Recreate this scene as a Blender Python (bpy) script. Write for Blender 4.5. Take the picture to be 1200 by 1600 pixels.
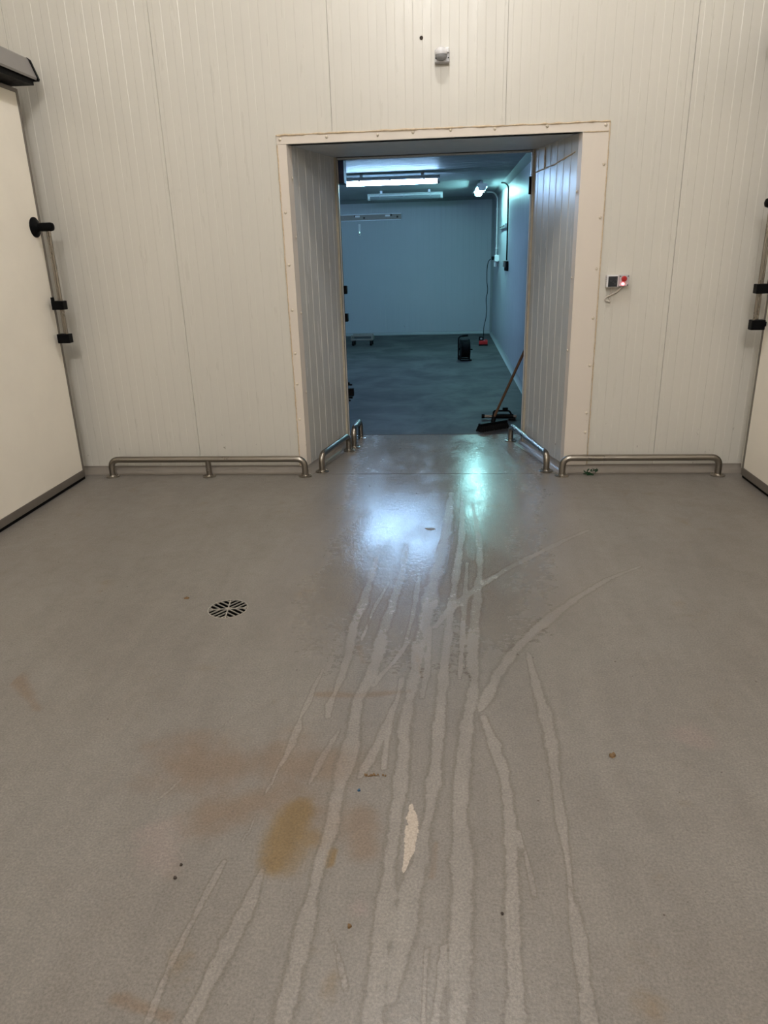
import bpy, bmesh, math, random
import numpy as np
from mathutils import Vector, Matrix

for o in list(bpy.data.objects):
    bpy.data.objects.remove(o, do_unlink=True)
scene = bpy.context.scene
COL = scene.collection
random.seed(7)

# ------------------------------------------------------------------ camera
cam_data = bpy.data.cameras.new('camera')
cam_data.sensor_fit = 'VERTICAL'
cam_data.sensor_height = 36.0
cam_data.sensor_width = 27.0
cam_data.lens = 25.2
cam_data.clip_start = 0.05
cam_data.clip_end = 100
cam = bpy.data.objects.new('camera', cam_data)
COL.objects.link(cam)
_M = Matrix(((0.99646381, -0.00140031, 0.08401137),
             (0.07944607, 0.34119998, -0.93662740),
             (-0.02735310, 0.93998969, 0.34010468)))
cam.matrix_world = Matrix.Translation((0, 0, 1.6)) @ _M.to_4x4()
scene.camera = cam

# ------------------------------------------------------------------ world, exposure, lamp settings
world = bpy.data.worlds.new('world')
scene.world = world
world.use_nodes = True
world.node_tree.nodes['Background'].inputs[0].default_value = (0.02, 0.02, 0.02, 1)
world.node_tree.nodes['Background'].inputs[1].default_value = 0.0
scene.view_settings.view_transform = 'Standard'
scene.view_settings.look = 'None'
scene.view_settings.gamma = 1
scene.view_settings.use_curve_mapping = False
scene.view_settings.exposure = 0.15
scene.cycles.max_bounces = 6
scene.cycles.diffuse_bounces = 4
scene.cycles.glossy_bounces = 3
scene.cycles.transmission_bounces = 3
scene.cycles.caustics_reflective = False
scene.cycles.caustics_refractive = False
scene.cycles.adaptive_threshold = 0.02

HALL_LAMPS = [((-0.08, 3.5), 0.0, 255.0), ((-0.08, -0.5), math.pi / 2, 100.0), ((-0.08, -3.2), math.pi / 2, 295.0)]   # (x, y), turn, tube radiance
HALL_LAMP_COLOUR = (1.0, 0.985, 0.975)
COLD_TUBE = (0.37, 0.64, 1.0)
COLD_TUBE_GREEN = (0.34, 0.84, 0.86)
COLD_STRENGTH = 92.0

# ------------------------------------------------------------------ key dimensions (metres)
WY = 5.33            # face of the wall with the doorway
XL, XR = -2.90, 2.20  # side walls of the hall
CEIL = 5.5
REAR = -4.5
OL, OR, OT = -1.07, 0.90, 2.305      # doorway opening at its front
BY, BL, BR = 6.18, -0.845, 0.668      # doorway opening at its back
CX0, CX1, CY1, CC = -3.9, 0.95, 15.06, 2.575   # cold room

# ------------------------------------------------------------------ helpers
def link(o, parent=None):
    COL.objects.link(o)
    if parent is not None:
        o.parent = parent
    return o

def obj(name, bm, mat, parent=None, smooth=False, loc=None):
    me = bpy.data.meshes.new(name)
    bmesh.ops.recalc_face_normals(bm, faces=bm.faces[:])
    bm.to_mesh(me)
    bm.free()
    me.materials.append(mat)
    if smooth:
        me.polygons.foreach_set('use_smooth', [True] * len(me.polygons))
        try:
            me.set_sharp_from_angle(angle=math.radians(40))
        except Exception:
            pass
    o = bpy.data.objects.new(name, me)
    if loc is not None:
        o.location = loc
    return link(o, parent)

def empty(name, loc=(0, 0, 0), rz=0.0, parent=None):
    o = bpy.data.objects.new(name, None)
    o.location = loc
    o.rotation_euler = (0, 0, rz)
    o.empty_display_size = 0.05
    return link(o, parent)

def tag(o, label, cat, group=None):
    o['label'] = label
    o['category'] = cat
    if group:
        o['group'] = group
    return o

def struct(o, label=None):
    o['kind'] = 'structure'
    if label:
        o['label'] = label
    return o

def box(bm, x0, x1, y0, y1, z0, z1, bevel=0.0, seg=2):
    vs = [bm.verts.new(p) for p in ((x0, y0, z0), (x1, y0, z0), (x1, y1, z0), (x0, y1, z0),
                                    (x0, y0, z1), (x1, y0, z1), (x1, y1, z1), (x0, y1, z1))]
    fs = [bm.faces.new([vs[i] for i in f]) for f in
          ((0, 3, 2, 1), (4, 5, 6, 7), (0, 1, 5, 4), (1, 2, 6, 5), (2, 3, 7, 6), (3, 0, 4, 7))]
    if bevel > 0:
        es = list({e for f in fs for e in f.edges})
        bmesh.ops.bevel(bm, geom=es, offset=bevel, segments=seg, affect='EDGES', profile=0.5)
    return bm

def nb():
    return bmesh.new()

def bx(*a, **k):
    return box(nb(), *a, **k)

def frame_for(d):
    d = Vector(d).normalized()
    h = Vector((0, 0, 1)) if abs(d.z) < 0.9 else Vector((1, 0, 0))
    a = d.cross(h).normalized()
    return a, d.cross(a).normalized()

def sweep(bm, pts, rad, n=12, cap=True):
    """tube along pts; rad number or list"""
    pts = [Vector(p) for p in pts]
    if not isinstance(rad, (list, tuple)):
        rad = [rad] * len(pts)
    rings = []
    a = None
    for i, p in enumerate(pts):
        if i == 0:
            d = pts[1] - pts[0]
        elif i == len(pts) - 1:
            d = pts[-1] - pts[-2]
        else:
            d = (pts[i + 1] - p).normalized() + (p - pts[i - 1]).normalized()
        d.normalize()
        if a is None:
            a, b = frame_for(d)
        else:
            a = (a - d * a.dot(d)).normalized()
            b = d.cross(a).normalized()
        rings.append([bm.verts.new(p + (a * math.cos(2 * math.pi * k / n) + b * math.sin(2 * math.pi * k / n)) * rad[i])
                      for k in range(n)])
    for r0, r1 in zip(rings, rings[1:]):
        for k in range(n):
            bm.faces.new((r0[k], r0[(k + 1) % n], r1[(k + 1) % n], r1[k]))
    if cap:
        bm.faces.new(rings[0][::-1])
        bm.faces.new(rings[-1])
    return bm

def fillet(pts, r, seg=6):
    pts = [Vector(p) for p in pts]
    out = [pts[0]]
    for i in range(1, len(pts) - 1):
        p = pts[i]
        u = (pts[i - 1] - p)
        v = (pts[i + 1] - p)
        rr = min(r, u.length * 0.49, v.length * 0.49)
        u.normalize(); v.normalize()
        ang = u.angle(v)
        t = rr
        a, b = p + u * t, p + v * t
        for k in range(seg + 1):
            s = k / seg
            q = a * (1 - s) ** 2 + p * 2 * s * (1 - s) + b * s * s
            # pull the quadratic toward a circular bend
            out.append(q)
    out.append(pts[-1])
    return out

def lathe(bm, prof, n=24, axis='Z', loc=(0, 0, 0)):
    """prof: list of (r, h)"""
    def P(r, h, t):
        c, s = math.cos(t) * r, math.sin(t) * r
        v = {'Z': (c, s, h), 'X': (h, c, s), 'Y': (c, h, s)}[axis]
        return (v[0] + loc[0], v[1] + loc[1], v[2] + loc[2])
    rings = []
    for r, h in prof:
        if r < 1e-6:
            rings.append([bm.verts.new(P(0, h, 0))])
        else:
            rings.append([bm.verts.new(P(r, h, 2 * math.pi * k / n)) for k in range(n)])
    for r0, r1 in zip(rings, rings[1:]):
        for k in range(n):
            if len(r0) == 1 and len(r1) == 1:
                continue
            if len(r0) == 1:
                bm.faces.new((r0[0], r1[k], r1[(k + 1) % n]))
            elif len(r1) == 1:
                bm.faces.new((r0[k], r0[(k + 1) % n], r1[0]))
            else:
                bm.faces.new((r0[k], r0[(k + 1) % n], r1[(k + 1) % n], r1[k]))
    if len(rings[0]) > 1:
        bm.faces.new(rings[0][::-1])
    if len(rings[-1]) > 1:
        bm.faces.new(rings[-1])
    return bm

def prism(bm, poly, p0, ax_u, ax_v, ax_e, length):
    """extrude 2D polygon poly (u,v) along ax_e"""
    p0, U, V, E = Vector(p0), Vector(ax_u), Vector(ax_v), Vector(ax_e)
    a = [bm.verts.new(p0 + U * u + V * v) for u, v in poly]
    b = [bm.verts.new(p0 + U * u + V * v + E * length) for u, v in poly]
    n = len(poly)
    bm.faces.new(a[::-1])
    bm.faces.new(b)
    for k in range(n):
        bm.faces.new((a[k], a[(k + 1) % n], b[(k + 1) % n], b[k]))
    return bm

# ------------------------------------------------------------------ materials
class NT:
    def __init__(self, name):
        self.m = bpy.data.materials.new(name)
        self.m.use_nodes = True
        self.t = self.m.node_tree
        self.b = self.t.nodes['Principled BSDF']
    def n(self, kind, **kw):
        nd = self.t.nodes.new(kind)
        for k, v in kw.items():
            setattr(nd, k, v)
        return nd
    def l(self, a, b):
        self.t.links.new(a, b)
    def val(self, node, idx, v):
        node.inputs[idx].default_value = v
    def math(self, op, a, b=None, clamp=False):
        nd = self.n('ShaderNodeMath', operation=op, use_clamp=clamp)
        for i, v in enumerate((a, b)):
            if v is None:
                continue
            if hasattr(v, 'links'):
                self.l(v, nd.inputs[i])
            else:
                nd.inputs[i].default_value = v
        return nd.outputs[0]
    def mapr(self, v, a, b, c=0.0, d=1.0, smooth=True):
        nd = self.n('ShaderNodeMapRange', interpolation_type='SMOOTHSTEP' if smooth else 'LINEAR')
        self.l(v, nd.inputs[0])
        for i, q in enumerate((a, b, c, d)):
            nd.inputs[i + 1].default_value = q
        return nd.outputs[0]
    def noise(self, scale, detail=4, rough=0.55, vec=None, dist=0.0):
        nd = self.n('ShaderNodeTexNoise')
        nd.inputs['Scale'].default_value = scale
        nd.inputs['Detail'].default_value = detail
        nd.inputs['Roughness'].default_value = rough
        nd.inputs['Distortion'].default_value = dist
        if vec is not None:
            self.l(vec, nd.inputs['Vector'])
        return nd.outputs[0]
    def mix(self, fac, a, b, blend='MIX'):
        nd = self.n('ShaderNodeMix', data_type='RGBA', blend_type=blend)
        if hasattr(fac, 'links'):
            self.l(fac, nd.inputs[0])
        else:
            nd.inputs[0].default_value = fac
        for i, v in ((6, a), (7, b)):
            if hasattr(v, 'links'):
                self.l(v, nd.inputs[i])
            else:
                nd.inputs[i].default_value = (*v, 1)
        return nd.outputs[2]
    def bump(self, h, strength, dist=0.001, normal=None):
        nd = self.n('ShaderNodeBump')
        nd.inputs['Strength'].default_value = strength
        nd.inputs['Distance'].default_value = dist
        self.l(h, nd.inputs['Height'])
        if normal is not None:
            self.l(normal, nd.inputs['Normal'])
        return nd.outputs[0]
    def obj_co(self, scale=None):
        g = self.n('ShaderNodeNewGeometry').outputs['Position']
        if scale is None:
            return g
        mp = self.n('ShaderNodeMapping')
        mp.inputs['Scale'].default_value = scale
        self.l(g, mp.inputs[0])
        return mp.outputs[0]
    def set(self, **kw):
        for k, v in kw.items():
            key = {'col': 'Base Color', 'rough': 'Roughness', 'metal': 'Metallic', 'spec': 'Specular IOR Level',
                   'normal': 'Normal', 'emit': 'Emission Color', 'es': 'Emission Strength', 'coat': 'Coat Weight', 'coat_r': 'Coat Roughness'}[k]
            s = self.b.inputs[key]
            if hasattr(v, 'links'):
                self.l(v, s)
            elif k in ('col', 'emit'):
                s.default_value = (*v, 1)
            else:
                s.default_value = v
        return self

def plain(name, col, rough=0.5, metal=0.0, var=0.12, scale=30.0, bump=0.0, **kw):
    t = NT(name)
    co = t.obj_co()
    n = t.noise(scale, 4, 0.6, co)
    f = t.mapr(n, 0.3, 0.7, 1 - var, 1 + var * 0.6, smooth=False)
    c = t.mix(1.0, col, (1, 1, 1), 'MULTIPLY')
    mul = t.n('ShaderNodeVectorMath', operation='SCALE')
    t.l(c, mul.inputs[0]); t.l(f, mul.inputs['Scale'])
    t.set(col=mul.outputs[0], rough=rough, metal=metal, **kw)
    t.set(rough=t.mapr(n, 0.3, 0.7, max(0.03, rough - 0.06), rough + 0.06, smooth=False))
    if bump:
        t.set(normal=t.bump(t.noise(scale * 6, 3, 0.6, co), bump, 0.001))
    return t.m

def wall_material(name, col, rough=0.3):
    t = NT(name)
    co = t.obj_co()
    big = t.noise(0.8, 4, 0.55, co)
    st = t.noise(3.0, 5, 0.65, t.obj_co((6, 6, 0.7)))
    f = t.math('ADD', t.mapr(big, 0.3, 0.7, 0.965, 1.02, False), t.mapr(st, 0.3, 0.75, 0.006, -0.014, False))
    sc = t.n('ShaderNodeVectorMath', operation='SCALE')
    sc.inputs[0].default_value = col
    t.l(f, sc.inputs['Scale'])
    # grime and scuffs in the lowest half metre
    sep = t.n('ShaderNodeSeparateXYZ'); t.l(co, sep.inputs[0])
    low = t.mapr(sep.outputs[2], 0.55, 0.05)
    sp = t.mapr(t.noise(26, 3, 0.7, t.obj_co((1, 1, 0.55))), 0.69, 0.73)
    dirt = t.math('MULTIPLY', low, sp)
    c = t.mix(t.math('MULTIPLY', dirt, 0.75), sc.outputs[0], (0.12, 0.09, 0.06))
    t.set(col=c, rough=t.mapr(st, 0.3, 0.7, rough - 0.05, rough + 0.08, False),
          normal=t.bump(t.noise(60, 1, 0.5, co), 0.02, 0.001))
    return t.m

M = {}
CREAM = (0.61, 0.578, 0.512)
M['panel'] = wall_material('cream_panel_steel', CREAM, 0.30)
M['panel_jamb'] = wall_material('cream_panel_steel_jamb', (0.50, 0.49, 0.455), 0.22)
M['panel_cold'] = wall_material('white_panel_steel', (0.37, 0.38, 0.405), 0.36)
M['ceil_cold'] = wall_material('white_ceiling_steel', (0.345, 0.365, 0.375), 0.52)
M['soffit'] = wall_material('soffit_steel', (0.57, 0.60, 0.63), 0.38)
M['trim'] = wall_material('cream_flashing', (0.68, 0.605, 0.525), 0.34)
M['core'] = plain('panel_core', (0.35, 0.31, 0.24), 0.7)
M['leaf'] = plain('door_leaf_cream', (0.85, 0.785, 0.68), 0.42, var=0.03, scale=4, bump=0.08)
M['sealant'] = plain('sealant', (0.60, 0.47, 0.32), 0.5, var=0.2, scale=60)
M['rivet'] = plain('rivet', (0.62, 0.54, 0.43), 0.4)
M['alu'] = plain('aluminium_profile', (0.30, 0.285, 0.275), 0.42, 0.6, var=0.08, scale=12)
M['alu_edge'] = plain('aluminium_edge', (0.20, 0.175, 0.15), 0.45, 0.45, var=0.12, scale=12)
M['black'] = plain('black_plastic', (0.004, 0.004, 0.0045), 0.45, var=0.2, spec=0.06)
M['rubber'] = plain('black_rubber', (0.006, 0.006, 0.006), 0.7, var=0.3, spec=0.06)
M['navy'] = plain('navy_cap', (0.006, 0.018, 0.075), 0.5)
M['steel'] = plain('brushed_stainless', (0.30, 0.268, 0.228), 0.30, 1.0, var=0.04, scale=5)
M['bolt'] = plain('bolt_steel', (0.62, 0.58, 0.52), 0.25, 1.0)
M['galv'] = plain('galvanised_steel', (0.42, 0.45, 0.47), 0.38, 0.7, var=0.15, scale=40)
M['white'] = plain('white_plastic', (0.72, 0.70, 0.70), 0.35, var=0.05)
M['grey_pl'] = plain('grey_plastic', (0.47, 0.46, 0.47), 0.4, var=0.06)
M['darkglass'] = plain('dark_display', (0.018, 0.020, 0.025), 0.25)
M['wood'] = plain('broom_wood', (0.105, 0.048, 0.020), 0.6, var=0.3, scale=18)
M['red'] = plain('red_plastic', (0.42, 0.012, 0.012), 0.35)
M['bristle'] = plain('dark_bristles', (0.008, 0.008, 0.008), 0.9, spec=0.1, var=0.4, scale=120)
M['green'] = plain('green_scrap', (0.008, 0.05, 0.016), 0.5, var=0.5, scale=200)
M['leafdry'] = plain('dry_leaf', (0.16, 0.09, 0.035), 0.7, var=0.4, scale=200)
M['crumb'] = plain('dark_crumb', (0.04, 0.028, 0.02), 0.8)
M['bluebit'] = plain('blue_bit', (0.01, 0.06, 0.12), 0.4)
M['cable_w'] = plain('white_cable', (0.50, 0.45, 0.39), 0.45)
M['pit'] = plain('drain_pit', (0.002, 0.002, 0.002), 1.0, spec=0.0)
M['grate'] = plain('drain_grate_steel', (0.40, 0.365, 0.32), 0.36, 0.45, var=0.12, scale=60)
M['lens'] = plain('sensor_lens', (0.30, 0.30, 0.31), 0.25)
M['lamp_body'] = plain('lamp_body', (0.55, 0.57, 0.58), 0.4)

def emitter(name, col, strength):
    t = NT(name)
    t.set(col=(0.8, 0.8, 0.8), rough=0.4, emit=col, es=strength)
    return t.m
M['tube_blue'] = emitter('lit_tube_blue', COLD_TUBE, COLD_STRENGTH)
M['tube_green'] = emitter('lit_tube_green', COLD_TUBE_GREEN, COLD_STRENGTH)
M['red_lamp'] = emitter('lit_red_lamp', (1.0, 0.10, 0.12), 7.0)
t = NT('lamp_diffuser_unlit')
t.set(col=(0.30, 0.34, 0.36), rough=0.2)
t.b.inputs['Transmission Weight'].default_value = 0.35
M['diffuser_off'] = t.m

def floor_material():
    t = NT('resin_floor')
    co = t.obj_co()
    at = lambda n: (lambda nd: nd.outputs['Fac'])(t.n('ShaderNodeAttribute', attribute_name=n))
    big = t.noise(0.9, 5, 0.6, co)
    mid = t.noise(7, 5, 0.65, co, 0.6)
    grain = t.noise(140, 3, 0.7, co)
    base = t.mix(t.mapr(big, 0.35, 0.65), FLOOR_A, FLOOR_B)
    base = t.mix(t.math('MULTIPLY', t.mapr(mid, 0.45, 0.75), 0.35), base, FLOOR_C)
    # stains (attributes hold soft shapes; noise breaks their edges)
    blotch = t.math('ADD', t.mapr(mid, 0.3, 0.7, -0.25, 0.25, False), t.mapr(t.noise(2.6, 4, 0.6, co, 0.8), 0.3, 0.7, -0.5, 0.5, False))
    def stain(base, name, col, amount, lo=-0.1, hi=1.0):
        v = t.math('ADD', at(name), blotch)
        return t.mix(t.math('MULTIPLY', t.mapr(v, lo, hi), amount), base, col)
    base = stain(base, 'brown', (0.170, 0.118, 0.080), 0.75)
    base = stain(base, 'yellow', (0.165, 0.105, 0.040), 0.95, -0.3, 0.6)
    base = stain(base, 'pink', (0.260, 0.200, 0.180), 0.45)
    # wheel and squeegee tracks
    wob = t.math('ADD', t.mapr(t.noise(34, 4, 0.7, co), 0.25, 0.75, -0.28, 0.28, False),
                 t.mapr(t.noise(5, 3, 0.6, co), 0.25, 0.75, -0.55, 0.55, False))
    tr = t.math('ADD', at('track'), wob)
    inside = t.math('MULTIPLY', t.mapr(tr, -0.12, 0.42), t.mapr(t.noise(3.5, 4, 0.6, co), 0.3, 0.6, 0.45, 1.0))
    ring = t.math('MULTIPLY', t.mapr(tr, -0.75, -0.05), t.math('SUBTRACT', 1.0, t.mapr(tr, -0.02, 0.2)))
    wet = at('wet')
    base = t.mix(t.math('MULTIPLY', wet, 0.42), base, (0.158, 0.137, 0.117))
    base = t.mix(t.math('MULTIPLY', ring, 0.55), base, (0.125, 0.102, 0.082))
    base = t.mix(t.math('MULTIPLY', inside, 0.48), base, (0.275, 0.248, 0.220))
    wv = t.math('ADD', at('white'), t.mapr(t.noise(30, 4, 0.7, co), 0.25, 0.75, -0.4, 0.4, False))
    base = t.mix(t.mapr(wv, 0.15, 0.3), base, (0.40, 0.335, 0.275))
    # dirt specks
    sp = t.n('ShaderNodeTexVoronoi'); sp.inputs['Scale'].default_value = 9.0; t.l(co, sp.inputs['Vector'])
    spk = t.math('LESS_THAN', sp.outputs['Distance'], t.mapr(t.noise(3.1, 2, 0.5, co), 0.38, 0.70, 0.0, 0.065, False))
    base = t.mix(t.math('MULTIPLY', spk, 0.75), base, (0.055, 0.036, 0.022))
    sp2 = t.n('ShaderNodeTexVoronoi'); sp2.inputs['Scale'].default_value = 46.0; t.l(co, sp2.inputs['Vector'])
    spk2 = t.math('LESS_THAN', sp2.outputs['Distance'], t.mapr(t.noise(2.1, 2, 0.5, co), 0.40, 0.72, 0.0, 0.12, False))
    base = t.mix(t.math('MULTIPLY', spk2, 0.45), base, (0.06, 0.045, 0.03))
    g = t.math('MULTIPLY', t.mapr(grain, 0.3, 0.7, 0.70, 1.24, False), t.mapr(t.noise(22, 4, 0.65, co), 0.3, 0.7, 0.94, 1.05, False))
    g = t.math('MULTIPLY', g, t.mapr(t.noise(2.2, 5, 0.65, t.obj_co((4.0, 0.7, 1)), 0.6), 0.35, 0.68, 0.93, 1.05, False))
    sc = t.n('ShaderNodeVectorMath', operation='SCALE')
    t.l(base, sc.inputs[0]); t.l(g, sc.inputs['Scale'])
    # roughness: dry resin, thin film of water with broken patches, scraped tracks
    pool = t.mapr(t.noise(3.2, 5, 0.6, t.obj_co((1.3, 0.6, 1)), 0.4), 0.34, 0.56, 0.35, 1.0)
    broken = t.mapr(t.noise(38, 4, 0.72, t.obj_co((0.75, 1.0, 1)), 0.5), 0.36, 0.60, 0.50, 1.0)
    film = t.math('MULTIPLY', wet, t.math('MULTIPLY', pool, broken))
    dry = t.mapr(mid, 0.3, 0.7, 0.34, 0.44, False)
    r = t.n('ShaderNodeMix', data_type='FLOAT')
    t.l(wet, r.inputs[0]); t.l(dry, r.inputs[2]); r.inputs[3].default_value = 0.30
    rf = t.n('ShaderNodeMix', data_type='FLOAT')
    t.l(film, rf.inputs[0]); t.l(r.outputs[0], rf.inputs[2]); rf.inputs[3].default_value = 0.10
    r2 = t.n('ShaderNodeMix', data_type='FLOAT')
    t.l(t.math('MULTIPLY', inside, 0.6), r2.inputs[0]); t.l(rf.outputs[0], r2.inputs[2]); r2.inputs[3].default_value = 0.32
    nrm = t.bump(t.noise(110, 2, 0.7, co), 0.16, 0.0012)
    nrm = t.bump(t.noise(42, 3, 0.7, t.obj_co((1, 0.7, 1))), 0.22, 0.0045, nrm)
    t.set(col=sc.outputs[0], rough=r2.outputs[0], normal=nrm, spec=0.5)
    return t.m
FLOOR_A, FLOOR_B, FLOOR_C = (0.202, 0.182, 0.161), (0.182, 0.161, 0.140), (0.166, 0.143, 0.120)
M['floor'] = floor_material()

def cold_floor_material():
    t = NT('cold_room_floor')
    co = t.obj_co()
    n1 = t.noise(1.6, 6, 0.62, co, 0.4)
    n2 = t.noise(4, 6, 0.7, t.obj_co((0.7, 1.0, 1)), 1.2)
    c = t.mix(t.mapr(n1, 0.35, 0.65), (0.066, 0.066, 0.064), (0.040, 0.040, 0.040))
    c = t.mix(t.math('MULTIPLY', t.mapr(n2, 0.5, 0.75), 0.7), c, (0.030, 0.030, 0.030))
    t.set(col=c, rough=t.mapr(n1, 0.3, 0.7, 0.5, 0.65, False), normal=t.bump(n1, 0.05, 0.002), spec=0.15)
    return t.m
M['floor_cold'] = cold_floor_material()
M['cove'] = plain('resin_cove', (0.225, 0.195, 0.165), 0.36, var=0.1, scale=8)
M['cove_cold'] = plain('white_cove', (0.25, 0.265, 0.265), 0.4, var=0.06)

# world-space centre lines (x, y, half width) of the wet tracks and the stains
TRACKS = [
 [(0.047,4.804,0.0179),(0.01,4.066,0.0348),(-0.042,3.505,0.0375),(-0.075,3.131,0.0372),(-0.097,2.82,0.0313),(-0.116,2.556,0.0237),(-0.132,2.33,0.0244),(-0.141,2.134,0.0251),(-0.136,1.963,0.0214),(-0.142,1.784,0.0199),(-0.146,1.629,0.0204),(-0.153,1.471,0.0207),(-0.154,1.334,0.021),(-0.156,1.214,0.0227),(-0.157,1.094,0.024),(-0.156,0.99,0.0238)],
 [(0.122,4.733,0.011),(0.107,4.067,0.0193),(0.067,3.508,0.0204),(0.036,3.134,0.0185),(0.017,2.823,0.0198),(0.002,2.56,0.0183),(-0.01,2.335,0.0219),(-0.02,2.103,0.0202),(-0.029,1.937,0.021),(-0.043,1.762,0.0215),(-0.062,1.609,0.0238),(-0.09,1.433,0.0253),(-0.107,1.284,0.025),(-0.118,1.155,0.016)],
 [(0.187,4.598,0.0107),(0.202,3.965,0.0188),(0.189,3.51,0.0203),(0.157,3.137,0.0216),(0.13,2.827,0.0226),(0.116,2.613,0.0238),(0.121,2.471,0.0202),(0.098,2.298,0.0239),(0.076,2.108,0.0246),(0.058,1.88,0.0225),(0.046,1.688,0.0245),(0.05,1.524,0.0262),(0.043,1.382,0.0261),(0.038,1.258,0.026),(0.03,1.106,0.0281),(0.025,1.001,0.0289)],
 [(0.865,4.096,0.0113),(0.687,3.921,0.0183),(0.518,3.731,0.0176),(0.324,3.513,0.0202),(0.18,3.315,0.0193),(0.017,3.035,0.0211),(-0.041,2.879,0.0144)],
 [(1.033,3.567,0.01),(0.833,3.405,0.0145),(0.636,3.184,0.0183),(0.487,2.985,0.0233),(0.383,2.835,0.0224),(0.285,2.67,0.0241),(0.205,2.474,0.0252),(0.152,2.32,0.0192),(0.132,2.259,0.0094)],
 [(0.142,2.221,0.0139),(0.168,2.077,0.022),(0.191,1.947,0.0188),(0.196,1.829,0.0159),(0.194,1.671,0.0167),(0.186,1.532,0.0192),(0.173,1.39,0.0195),(0.167,1.266,0.0183),(0.166,1.172,0.0173),(0.156,1.114,0.0182),(0.147,1.009,0.0183)],
 [(0.351,2.672,0.008),(0.356,2.479,0.015),(0.366,2.269,0.0233),(0.369,2.086,0.024),(0.355,1.894,0.0162),(0.346,1.703,0.0131),(0.342,1.562,0.0105),(0.324,1.38,0.0112),(0.316,1.242,0.0104),(0.31,1.123,0.0111)],
 [(0.345,1.477,0.005),(0.342,1.344,0.0094),(0.33,1.212,0.0117),(0.33,1.124,0.0097)],
 [(-0.373,3.671,0.018),(-0.384,3.418,0.0203),(-0.393,3.123,0.022),(-0.413,2.868,0.0234),(-0.406,2.646,0.0192),(-0.414,2.451,0.0155),(-0.42,2.361,0.01),(-0.432,2.277,0.0122),(-0.427,2.197,0.0095)],
 [(-0.217,3.86,0.0149),(-0.22,3.502,0.0206),(-0.241,3.196,0.0223),(-0.273,2.872,0.0233),(-0.278,2.6,0.0242),(-0.307,2.409,0.0202),(-0.328,2.322,0.0197),(-0.326,2.163,0.0232),(-0.322,1.987,0.0261),(-0.333,1.832,0.0225),(-0.334,1.694,0.0193),(-0.341,1.595,0.0166),(-0.347,1.503,0.016),(-0.346,1.38,0.02),(-0.35,1.27,0.0221),(-0.356,1.156,0.0237),(-0.358,1.082,0.0242),(-0.362,0.977,0.024)],
 [(-0.151,2.762,0.007),(-0.209,2.577,0.0106),(-0.255,2.48,0.009),(-0.273,2.402,0.005)],
 [(-0.168,2.46,0.0102),(-0.179,2.307,0.0121),(-0.205,2.168,0.0162),(-0.229,2.042,0.0155),(-0.261,1.926,0.0148),(-0.273,1.879,0.0083)],
 [(-0.194,2.169,0.0069),(-0.199,2.026,0.011),(-0.198,1.929,0.0085)],
 [(-0.495,2.518,0.0066),(-0.511,2.379,0.0101),(-0.514,2.294,0.0098),(-0.527,2.193,0.0059),(-0.524,2.118,0.0139),(-0.529,2.029,0.0134),(-0.537,1.961,0.0087),(-0.551,1.897,0.0053),(-0.555,1.836,0.0062),(-0.565,1.792,0.0041)],
 [(-0.57,1.696,0.0029),(-0.577,1.631,0.0067),(-0.586,1.594,0.0047)],
 [(-0.374,2.124,0.0069),(-0.395,2.035,0.0111),(-0.415,1.951,0.0129),(-0.427,1.872,0.0105),(-0.434,1.839,0.0052)],
 [(-0.502,1.499,0.0071),(-0.505,1.452,0.0122),(-0.51,1.39,0.017),(-0.523,1.313,0.018),(-0.538,1.225,0.0187),(-0.555,1.151,0.0165),(-0.565,1.07,0.0172),(-0.572,0.989,0.0164)],
 [(-0.618,1.522,0.0073),(-0.64,1.363,0.0084),(-0.648,1.288,0.0073),(-0.656,1.218,0.0078),(-0.658,1.122,0.0089),(-0.658,1.064,0.0086)],
 [(-0.779,2.19,0.0036),(-0.814,2.069,0.0046)],
 [(-0.855,1.852,0.0042),(-0.876,1.791,0.0052),(-0.901,1.747,0.0041)],
 [(-0.288,1.327,0.004),(-0.251,1.241,0.0062),(-0.227,1.171,0.0074)],
 [(-0.04,1.288,0.0047),(-0.043,1.19,0.0059),(-0.047,1.101,0.0063)],
 [(-0.002,1.29,0.0062),(-0.008,1.192,0.0089),(-0.019,1.103,0.0126)],
 [(-0.064,2.879,0.0116),(-0.068,2.558,0.0131),(-0.083,2.332,0.0097)],
 [(-0.131,3.423,0.0134),(-0.147,2.998,0.012),(-0.171,2.707,0.0069)],
 [(-0.284,3.342,0.0083),(-0.334,3.058,0.0092),(-0.363,2.755,0.0071)],
 [(0.124,3.592,0.0087),(0.098,3.136,0.0123),(0.078,2.769,0.0111),(0.061,2.468,0.0076)],
 [(0.216,1.672,0.0046),(0.234,1.534,0.0087),(0.237,1.451,0.0067)],
]
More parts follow.
